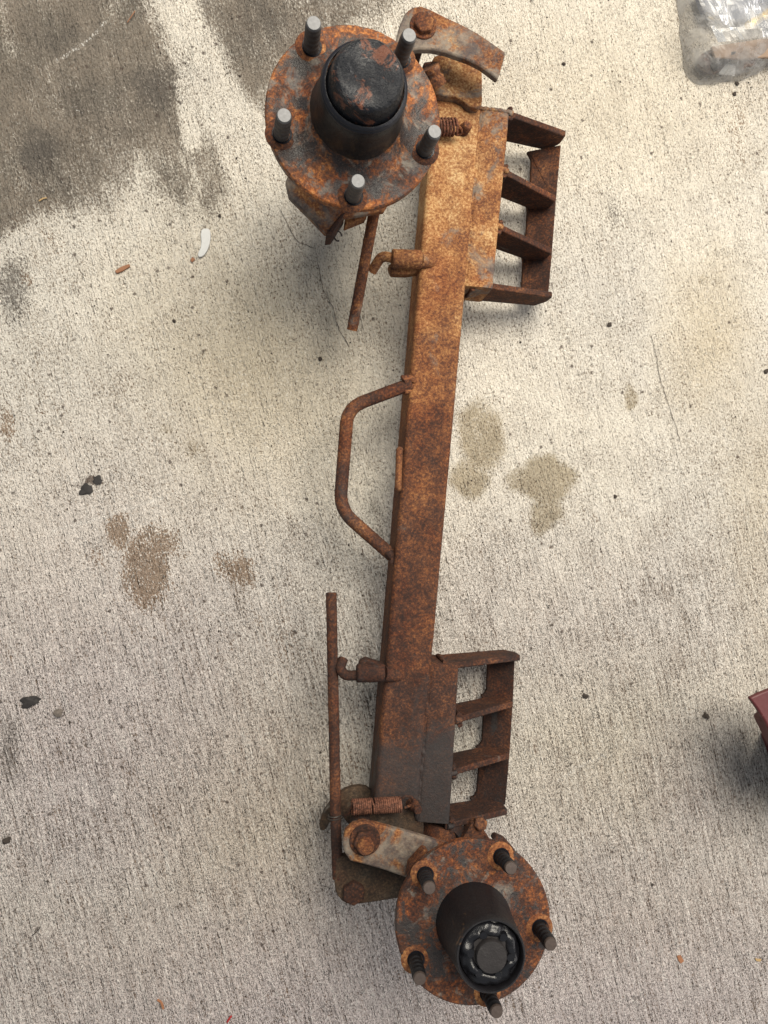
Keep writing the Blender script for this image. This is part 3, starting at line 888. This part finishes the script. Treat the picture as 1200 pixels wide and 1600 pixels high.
# ---- latches on the beam's left edge
zL = ZT + .004
def latch(bar, stub, hook, base, mat):
    a, b = bar
    l_ = mesh_obj('latch', bm_tube(line(a, a.lerp(b, .03), 1) + line(a.lerp(b, .04), b.lerp(a, .04), 8) + [b], [.0078, .0086] + [.0089] * 9 + [.0080], 20, bump=.0003), mat, ax, angle=50)
    mesh_obj('latch_stub', bm_tube(line(stub[0], stub[1], 8), [.0072 - .0032 * (k / 8) ** 2 for k in range(9)], 16, bump=.0004), mat, l_)
    mesh_obj('latch_hook', bm_tube(fillet(hook, .012, 10), .0049, 16, bump=.0002), mat, l_)
    mesh_obj('latch_base', bm_prism(base, .014), mat, l_, bevel=.002)
latch((P(612, 404, zL), P(658, 406, zL)), (P(656, 407, zL - .001), P(682, 411, zL - .008)),
      [P(614, 403, zL), P(596, 400, zL - .003), P(581, 424, zL - .014)],
      poly([(607, 412), (612, 427), (636, 428), (660, 424), (650, 410)], ZT - .004), M['rust_orange'])
latch((P(557, 1052, zL), P(600, 1051, zL)), (P(600, 1053, zL - .001), P(627, 1057, zL - .007)),
      [P(560, 1055, zL), P(540, 1056, zL - .002), P(531, 1045, zL - .004), P(536, 1030, zL - .010)],
      poly([(560, 1048), (563, 1034), (572, 1029), (584, 1033), (606, 1040), (606, 1050)], ZT - .004), M['rust_brown'])

# ---- carrying handle
hp = [P(642, 600, ZT - .004), P(620, 606, ZT - .002), P(543, 637, ZT - .004), P(531, 796, ZT - .010), P(612, 868, ZT - .016)]
mesh_obj('handle', bm_tube(fillet(hp[0:1] + hp[2:], .017, 12), .0064, 20, bump=.00035), M['rust_handle'], ax)
weld(ax, poly([(630, 596), (640, 592), (650, 597)], ZT - .001), .0048, M['rust_orange'])
weld(ax, poly([(632, 612), (642, 610)], ZT - .002), .004, M['rust_orange'])
weld(ax, poly([(606, 862), (613, 872), (611, 880)], ZT - .010), .0044, M['rust_brown'])
# small welded loop on the left edge
st_ = [P(623, 762, ZT - .006), P(622, 764, ZT + .002), P(624, 702, ZT + .002), P(625, 704, ZT - .006)]
mesh_obj('staple', bm_tube(fillet(st_, .005, 6), .0033, 12, bump=.0002), M['rust_orange'], ax)

# ---- lower pivot end
mesh_obj('end_plate', bm_prism(poly([(578, 1262), (600, 1248), (640, 1243), (663, 1262), (662, 1310), (640, 1318), (560, 1300), (545, 1275)], ZT - .004), .010), M['dirty_steel'], ax, bevel=.0015)
cres = smooth_closed([(498, 1297), (503, 1274), (516, 1254), (534, 1236), (556, 1228), (578, 1231), (584, 1250), (572, 1290), (548, 1292), (530, 1270), (516, 1284), (508, 1299)], 1)
mesh_obj('crescent_plate', bm_prism(poly(cres, .052), .008), M['dirty_steel'], ax, bevel=.001)
zP2, zP1 = .088, .116
p2 = [(525, 1342), (522.5, 1378), (524, 1391), (528, 1401), (534, 1408), (542, 1412.5), (553, 1414), (585, 1410), (620, 1404), (700, 1400), (720, 1360), (660, 1340), (560, 1345), (545, 1336)]
pl2 = mesh_obj('lever_plate', bm_prism(poly(p2, zP2), .010), M['dirty_steel'], ax, bevel=.0018, seg=3)
bolt(552, 1392, zP2, .0112, .0075, .5, M['rust_brown'], pl2, False)
p1 = [(548, 1346), (538, 1332), (535, 1316), (540, 1299), (552, 1288), (568, 1284), (588, 1288), (640, 1302), (700, 1320), (740, 1340), (740, 1400), (690, 1390), (640, 1374), (600, 1360), (572, 1352)]
pl1 = mesh_obj('swing_arm', bm_prism(poly(p1, zP1), .009), M['rust_plate_grey'], ax, bevel=.002)
bb = bolt(570, 1312, zP1, .0112, .008, .1, M['rust_brown'], pl1)
mesh_obj('bolt_end', bm_lathe([(.0075, .007), (.0075, .0125), (.0065, .0140), (0, .0142)], P(569, 1314, zP1), Vector((0, 0, 1)), 24, jit=.0004, jscale=250), M['rust_mid'], bb)
mesh_obj('pivot_post', bm_lathe([(.010, -.045), (.010, -.006)], P(570, 1312, zP1), Vector((0, 0, 1)), 20), M['rust_dark'], pl1)
mesh_obj('stop_tab', bm_prism(poly([(636, 1372), (640, 1352), (662, 1328), (670, 1331), (664, 1345), (648, 1372)], .135), .012), M['rust_mid'], pl1, bevel=.0014)
sp_b, _ = spring(P(550, 1261, ZT + .012), P(624, 1257, ZT + .012), .0066, .0011, 23, M['rust_spring'], gap=.42)
hb = [P(624, 1250, ZT + .014), P(634, 1243, ZT + .016), P(646, 1246, ZT + .014), P(644, 1258, ZT + .010), P(632, 1262, ZT + .010)]
mesh_obj('spring_hook', bm_tube(fillet(hb, .004), .0013, 7), M['rust_brown'], sp_b)
mesh_obj('spring_tail', bm_tube([P(551, 1252, ZT + .016), P(548, 1262, ZT + .014), P(545, 1272, ZT + .008), P(538, 1275, ZT + .002)], .0011, 7), M['rust_brown'], sp_b)
bm = bm_lathe([(.006, -.004), (.0058, .006), (.0045, .012), (.0040, .016), (0, .0165)], P(642, 1254, ZT - .002), Vector((.3, -.1, 1)), 18, jit=.0004, jscale=250)
mesh_obj('spring_peg', bm, M['rust_brown'], ax)
a, b = P(690, 1288, .058), P(678, 1345, .062)
bm = bm_tube(line(a, b, 10), .017, 28, bump=.0003)
mesh_obj('pivot_tube', bm, M['rust_mid'], ax)
bm = bm_tube(line(P(697, 1284, .050), P(690, 1300, .056), 4), .021, 28, bump=.0003)
mesh_obj('pivot_sleeve', bm, M['rust_dark'], ax)
# triangular stop behind the open hub
tb = bm_prism(poly([(722, 1312), (738, 1286), (746, 1284), (766, 1312), (770, 1340), (730, 1350)], .075), .016)
mesh_obj('stop_bracket', tb, M['rust_mid'], ax, bevel=.0015)
mesh_obj('stop_bolt', bm_hex(P(748, 1287, .070), Vector((0, .4, 1)), .0070, .010, .2), M['rust_mid'], ax, bevel=.001)
mesh_obj('stop_tab', bm_prism(poly([(770, 1312), (776, 1306), (790, 1312), (806, 1330), (790, 1345)], .10), .010), M['rust_dark'], ax, bevel=.001)

# ------------------------------------------------------------------ things round the axle
# clear plastic bag in the corner
BAG = [(1044, -90), (1054, 0), (1060, 45), (1066, 80), (1071, 112), (1084, 131), (1110, 134), (1150, 127), (1200, 105), (1262, 76), (1320, 20), (1330, -100), (1200, -150), (1090, -140)]
rb_ = random.Random(5)
WAVES = [(rb_.uniform(0, math.pi), rb_.uniform(22, 60), rb_.uniform(0, 6)) for _ in range(7)]
def crumple(p):
    q = p + mnoise.noise_vector(p * 14) * .012
    z = 0
    for a, f, ph in WAVES:
        u = (q.x * math.cos(a) + q.y * math.sin(a)) * f + ph
        z += abs((u % 2) - 1) * (34 / f)
    return z / 6.5
def bag_shell(outline, ztop, base, steps=26):
    out = smooth_closed(outline, 2)
    cv = sum((P(x, y, 0) for x, y in out), Vector()) / len(out)
    ring0 = [P(x, y, 0) for x, y in out]
    # resample the outline so that the facets stay even
    ring0 = [g + mnoise.noise_vector(g * 60) * .0035 for g in ring0]
    for g in ring0: g.z = 0
    rim = []
    for a, b in zip(ring0, ring0[1:] + ring0[:1]):
        m = max(1, int((b - a).length / .0045)); rim += [a.lerp(b, k / m) for k in range(m)]
    bm = bmesh.new(); prev = None
    for k in range(steps, -1, -1):
        f = k / steps
        row = []
        for g in rim:
            p = cv.lerp(g, f)
            h = ztop * (1 - f ** 4) ** .6
            cz = crumple(p)
            wob = mnoise.noise_vector(p * 45) * .0025
            row.append(bm.verts.new((p.x + wob.x, p.y + wob.y, base + h * (.35 + .75 * cz) + .0006 * (1 - f))))
            if k == 0: break
        if prev:
            n = len(prev)
            for i_ in range(n):
                if len(row) == 1: bm.faces.new((prev[i_], prev[(i_ + 1) % n], row[0]))
                else: bm.faces.new((prev[i_], prev[(i_ + 1) % n], row[(i_ + 1) % n], row[i_]))
        prev = row
    return bm
bag = mesh_obj('plastic_bag', bag_shell(BAG, .046, .0015), M['plastic_film'], None, angle=14)
tag(bag, 'crumpled clear plastic bag of hardware in the top right corner', 'plastic bag')
bm = bmesh.new()
rows = []
for j_ in range(17):
    s_ = j_ / 16; row = []
    for i_ in range(23):
        u = i_ / 22
        xa, ya_ = 1084 + 38 * s_, -16 + 82 * s_
        p = P(xa + 150 * u, ya_ - u * (4 + 12 * s_) , 0)
        row.append(bm.verts.new(P(xa + 150 * u, ya_ - u * (4 + 12 * s_), .054 + .020 * crumple(p * 1.3 + Vector((.2, .1, 0))) - .010 * s_ + .012 * u)))
    rows.append(row)
for a, b in zip(rows, rows[1:]):
    for k in range(22): bm.faces.new((a[k], a[k + 1], b[k + 1], b[k]))
fo = mesh_obj('bag_flap', bm, M['plastic_film'], bag, angle=14)
def tube_thing(name, pts, r, mat, label, cat, seg=14, bump=.0004):
    o = mesh_obj(name, bm_tube(pts, r, seg, bump=bump), mat)
    return tag(o, label, cat)
tube_thing('brass_fitting', line(P(1168, 40, .030), P(1215, 12, .030), 8), [.0042, .005, .0042, .005, .0042, .005, .0042, .005, .0048], M['brass'], 'yellow brass fitting inside the clear plastic bag', 'fitting')
tube_thing('dark_clamp', fillet([P(1112, 108, .010), P(1128, 96, .016), P(1146, 84, .018), P(1152, 82, .012)], .01), .005, M['dark_part'], 'dark metal clamp inside the lower fold of the bag', 'clamp')
def slab(name, pxs, z, th, mat, label, cat, bev=.001, jit=0):
    bm = bm_prism(poly(pxs, z), th)
    o = mesh_obj(name, bm, mat, bevel=bev)
    return tag(o, label, cat)
slab('cardboard_piece', [(1112, 72), (1190, 60), (1260, 60), (1262, 84), (1160, 92), (1118, 90)], .022, .004, M['cardboard'], 'brown cardboard piece inside the clear plastic bag', 'cardboard')
slab('steel_washer_plate', smooth_closed([(1092, 86), (1116, 74), (1136, 84), (1132, 108), (1108, 118), (1090, 106)], 1), .012, .004, M['rust_plate_grey'], 'grey steel plate lying in the lower left corner of the clear bag', 'plate', .001)
slab('highlight_sheet', [(1122, 96), (1150, 100), (1148, 118), (1124, 116)], .010, .001, M['white_chip'], 'small white sheet imitating a highlight inside the bottom of the clear bag', 'highlight', .0003)  # thin white sheet added to imitate a highlight on the film
slab('dark_rag', [(1090, -20), (1150, -30), (1230, -20), (1230, 30), (1150, 34), (1104, 20)], .020, .012, M['cloth_blue'], 'blue grey rag inside the clear bag at the top edge', 'rag', .003)
tube_thing('rusty_bolt', line(P(1158, 100, .010), P(1178, 98, .010), 5), [.006, .006, .0035, .0035, .0035, .0035], M['rust_orange'], 'small orange rusty bolt inside the clear bag', 'bolt')

# red painted steel part at the right edge
red = empty('red_steel_part', P(1230, 1130, 0))
tag(red, 'dark red painted steel part with chipped edge at the right edge', 'steel part')
zr = .115
top = [(1172, 1091), (1186, 1084), (1206, 1076), (1270, 1056), (1290, 1220), (1222, 1215), (1206, 1150), (1196, 1128), (1184, 1108)]
mesh_obj('top_plate', bm_prism(poly(top, zr), .006), M['red_paint'], red, bevel=.0016)
def rise(pxs, z0, z1):
    return [P(x, y, z0) + Vector((0, 0, z1 - z0)) for x, y in pxs], z1 - z0
w_, h_ = rise([(1174, 1117), (1186, 1106), (1270, 1080), (1280, 1215), (1226, 1230), (1206, 1180), (1190, 1149)], .082, .112)
mesh_obj('web', bm_prism(w_, h_), M['red_paint'], red, bevel=.003)
w_, h_ = rise([(1186, 1146), (1195, 1168), (1206, 1205), (1222, 1270), (1270, 1270), (1270, 1120), (1230, 1110)], .001, .080)
mesh_obj('body', bm_prism(w_, h_), M['red_paint'], red, bevel=.003)

# small debris on the floor
def pebble(px, py, r, mat, name, label, cat, flat=.6, sx=1, rot=0, group=None):
    bm = bmesh.new(); bmesh.ops.create_icosphere(bm, subdivisions=3, radius=r)
    s = rnd.uniform(0, 50); c0 = P(px, py, 0); cr, sr = math.cos(rot), math.sin(rot)
    for q in bm.verts:
        p = q.co * (1 + .75 * mnoise.noise(q.co * (1.1 / r) + Vector((s, s, s))) + .45 * mnoise.noise(q.co * (2.9 / r) + Vector((s, 0, s))))
        p = Vector((p.x * sx, p.y, p.z * flat))
        q.co = Vector((p.x * cr - p.y * sr, p.x * sr + p.y * cr, p.z + r * flat * .7)) + c0
    return tag(mesh_obj(name, bm, mat, angle=50), label, cat, group)
slab('white_chip', smooth_closed([(313, 360), (320, 356), (329, 358), (329, 378), (322, 396), (312, 403), (308, 397), (315, 384)], 1), .0028, .0026, M['white_chip'], 'white curved chip lying on the pale concrete left of the capped hub', 'chip', .0006)
slab('wood_chip', [(179, 423), (190, 416), (202, 412), (203, 416), (192, 423), (182, 427)], .0030, .0026, M['wood'], 'small orange wood chip on the pale floor at the left', 'wood chip', .0005)
slab('orange_flake', [(297, 406), (301, 401), (305, 405), (300, 410)], .0018, .0014, M['wood'], 'tiny orange flake beside the white chip', 'flake', .0003)
tube_thing('pine_needle', [P(199, 35, .002), P(205, 26, .0028), P(211, 17, .002)], .0005, M['wood'], 'brown pine needle on the dark oil stain near the top edge', 'needle', 6, 0)
tube_thing('straw_bit', [P(61, 314, .002), P(67, 310, .0024), P(73, 309, .002)], .0007, M['straw'], 'short straw bit at the lower edge of the oil stain', 'straw', 6, 0)
tube_thing('red_fibre', [P(355, 1597, .002), P(358, 1592, .003), P(362, 1587, .002)], .0010, M['fibre_red'], 'short red fibre at the bottom edge of the floor', 'fibre', 6, 0)
tube_thing('twig', [P(50, 1462, .002), P(56, 1457, .0028), P(63, 1449, .002)], .0004, M['crumb'], 'thin dark twig on the floor at lower left', 'twig', 6, 0)
tube_thing('curled_leaf_bit', fillet([P(246, 1562, .002), P(252, 1566, .003), P(255, 1576, .002)], .003), .0012, M['leaf'], 'curled brown leaf bit near the bottom edge', 'leaf', 6, .0003)
slab('leaf_flake', [(1058, 1494), (1064, 1493), (1069, 1502), (1064, 1506), (1060, 1501)], .002, .0012, M['leaf'], 'orange leaf flake right of the open hub', 'flake', .0003)
slab('pale_splinter', [(1180, 1498), (1190, 1499), (1188, 1503), (1182, 1502)], .002, .0012, M['straw'], 'pale splinter near the right edge at the bottom', 'splinter', .0003)
for (x, y, r, sx, ro, lab) in ((1151, 131, .0021, 1, .2, 'black crumb just below the plastic bag'), (1147, 147, .0017, 1.5, .6, 'smaller black crumb pair under the bag crumb'),
        (881, 101, .0020, 1, 1.2, 'dark crumb between the jaw plate and the bag'), (500, 561, .0020, 1, .3, 'dark crumb on the floor above the handle'),
        (272, 502, .0018, .8, 1, 'dark crumb below the white chip'), (952, 507, .0021, 1.5, .5, 'dark angular crumb right of the upper bracket'),
        (1197, 580, .0022, 1.6, .6, 'dark crumb at the right edge of the picture'), (1102, 1118, .0030, 1.2, .4, 'black crumb cluster left of the red steel part'),
        (914, 1087, .0027, 1.2, 0, 'grey crumb right of the lower bracket'), (1019, 1382, .0014, 1, 0, 'tiny black crumb right of the open hub'),
        (961, 776, .0020, 1, 0, 'black crumb right of the heart shaped stain'), (343, 338, .0018, .8, .2, 'dark crumb above the white chip'),
        (10, 1313, .0030, 1.3, .4, 'black crumb at the lower left edge')):
    pebble(x, y, r, M['crumb'], 'floor_crumb', lab, 'crumb', .55, sx, ro, 'dark crumbs scattered on the floor')
pebble(134, 766, .0050, M['tar'], 'tar_lump', 'larger black tar lump on the floor at left', 'tar lump', .18, 1.3, .6)
pebble(152, 750, .0036, M['tar'], 'tar_lump', 'smaller black tar lump touching the larger one', 'tar lump', .2, 1.1, .4)
pebble(92, 1113, .0042, M['pebble'], 'stone', 'round grey stone at the left among dirt', 'stone', .6)
pebble(49, 1095, .0050, M['tar'], 'dirt_clump', 'flat black dirt clump beside the grey stone', 'dirt clump', .3, 1.8, .1)

# fine grit: sand grains and rust flakes lying all over the slab
bm = bmesh.new()
rg = random.Random(21)
for k in range(900):
    if k < 420: px, py = rg.uniform(0, 1200), rg.uniform(0, 1600)
    elif k < 700:
        f = rg.random(); px, py = 720 - 130 * f + rg.gauss(0, 70), 120 + 1280 * f
    else:
        cx, cy, sp_ = rg.choice([(90, 670, 40), (60, 1095, 40), (1030, 930, 40), (880, 1400, 25), (1140, 150, 25), (20, 450, 30), (350, 980, 25), (930, 110, 80), (140, 765, 25)])
        px, py = rg.gauss(cx, sp_), rg.gauss(cy, sp_)
    r = rg.uniform(.00035, .0010) * (1.5 if rg.random() < .06 else 1)
    c0 = P(px, py, r * .5)
    q = [Vector((rg.gauss(0, 1), rg.gauss(0, 1), rg.gauss(0, .7))).normalized() for _ in range(6)]
    q = [Vector((math.cos(a), math.sin(a), 0)) * rg.uniform(.7, 1.3) for a in (0, 1.3, 2.5, 3.8, 5.1)]
    base_ = [bm.verts.new(c0 + v_ * r + Vector((0, 0, -r * .4))) for v_ in q]
    tp = bm.verts.new(c0 + Vector((rg.uniform(-.3, .3) * r, rg.uniform(-.3, .3) * r, r * .6)))
    for i_ in range(5): bm.faces.new((base_[i_], base_[(i_ + 1) % 5], tp))
grit = mesh_obj('grit', bm, M['crumb'])
tag(grit, 'fine dark grit and rust crumbs scattered over the concrete', 'grit', kind='stuff')
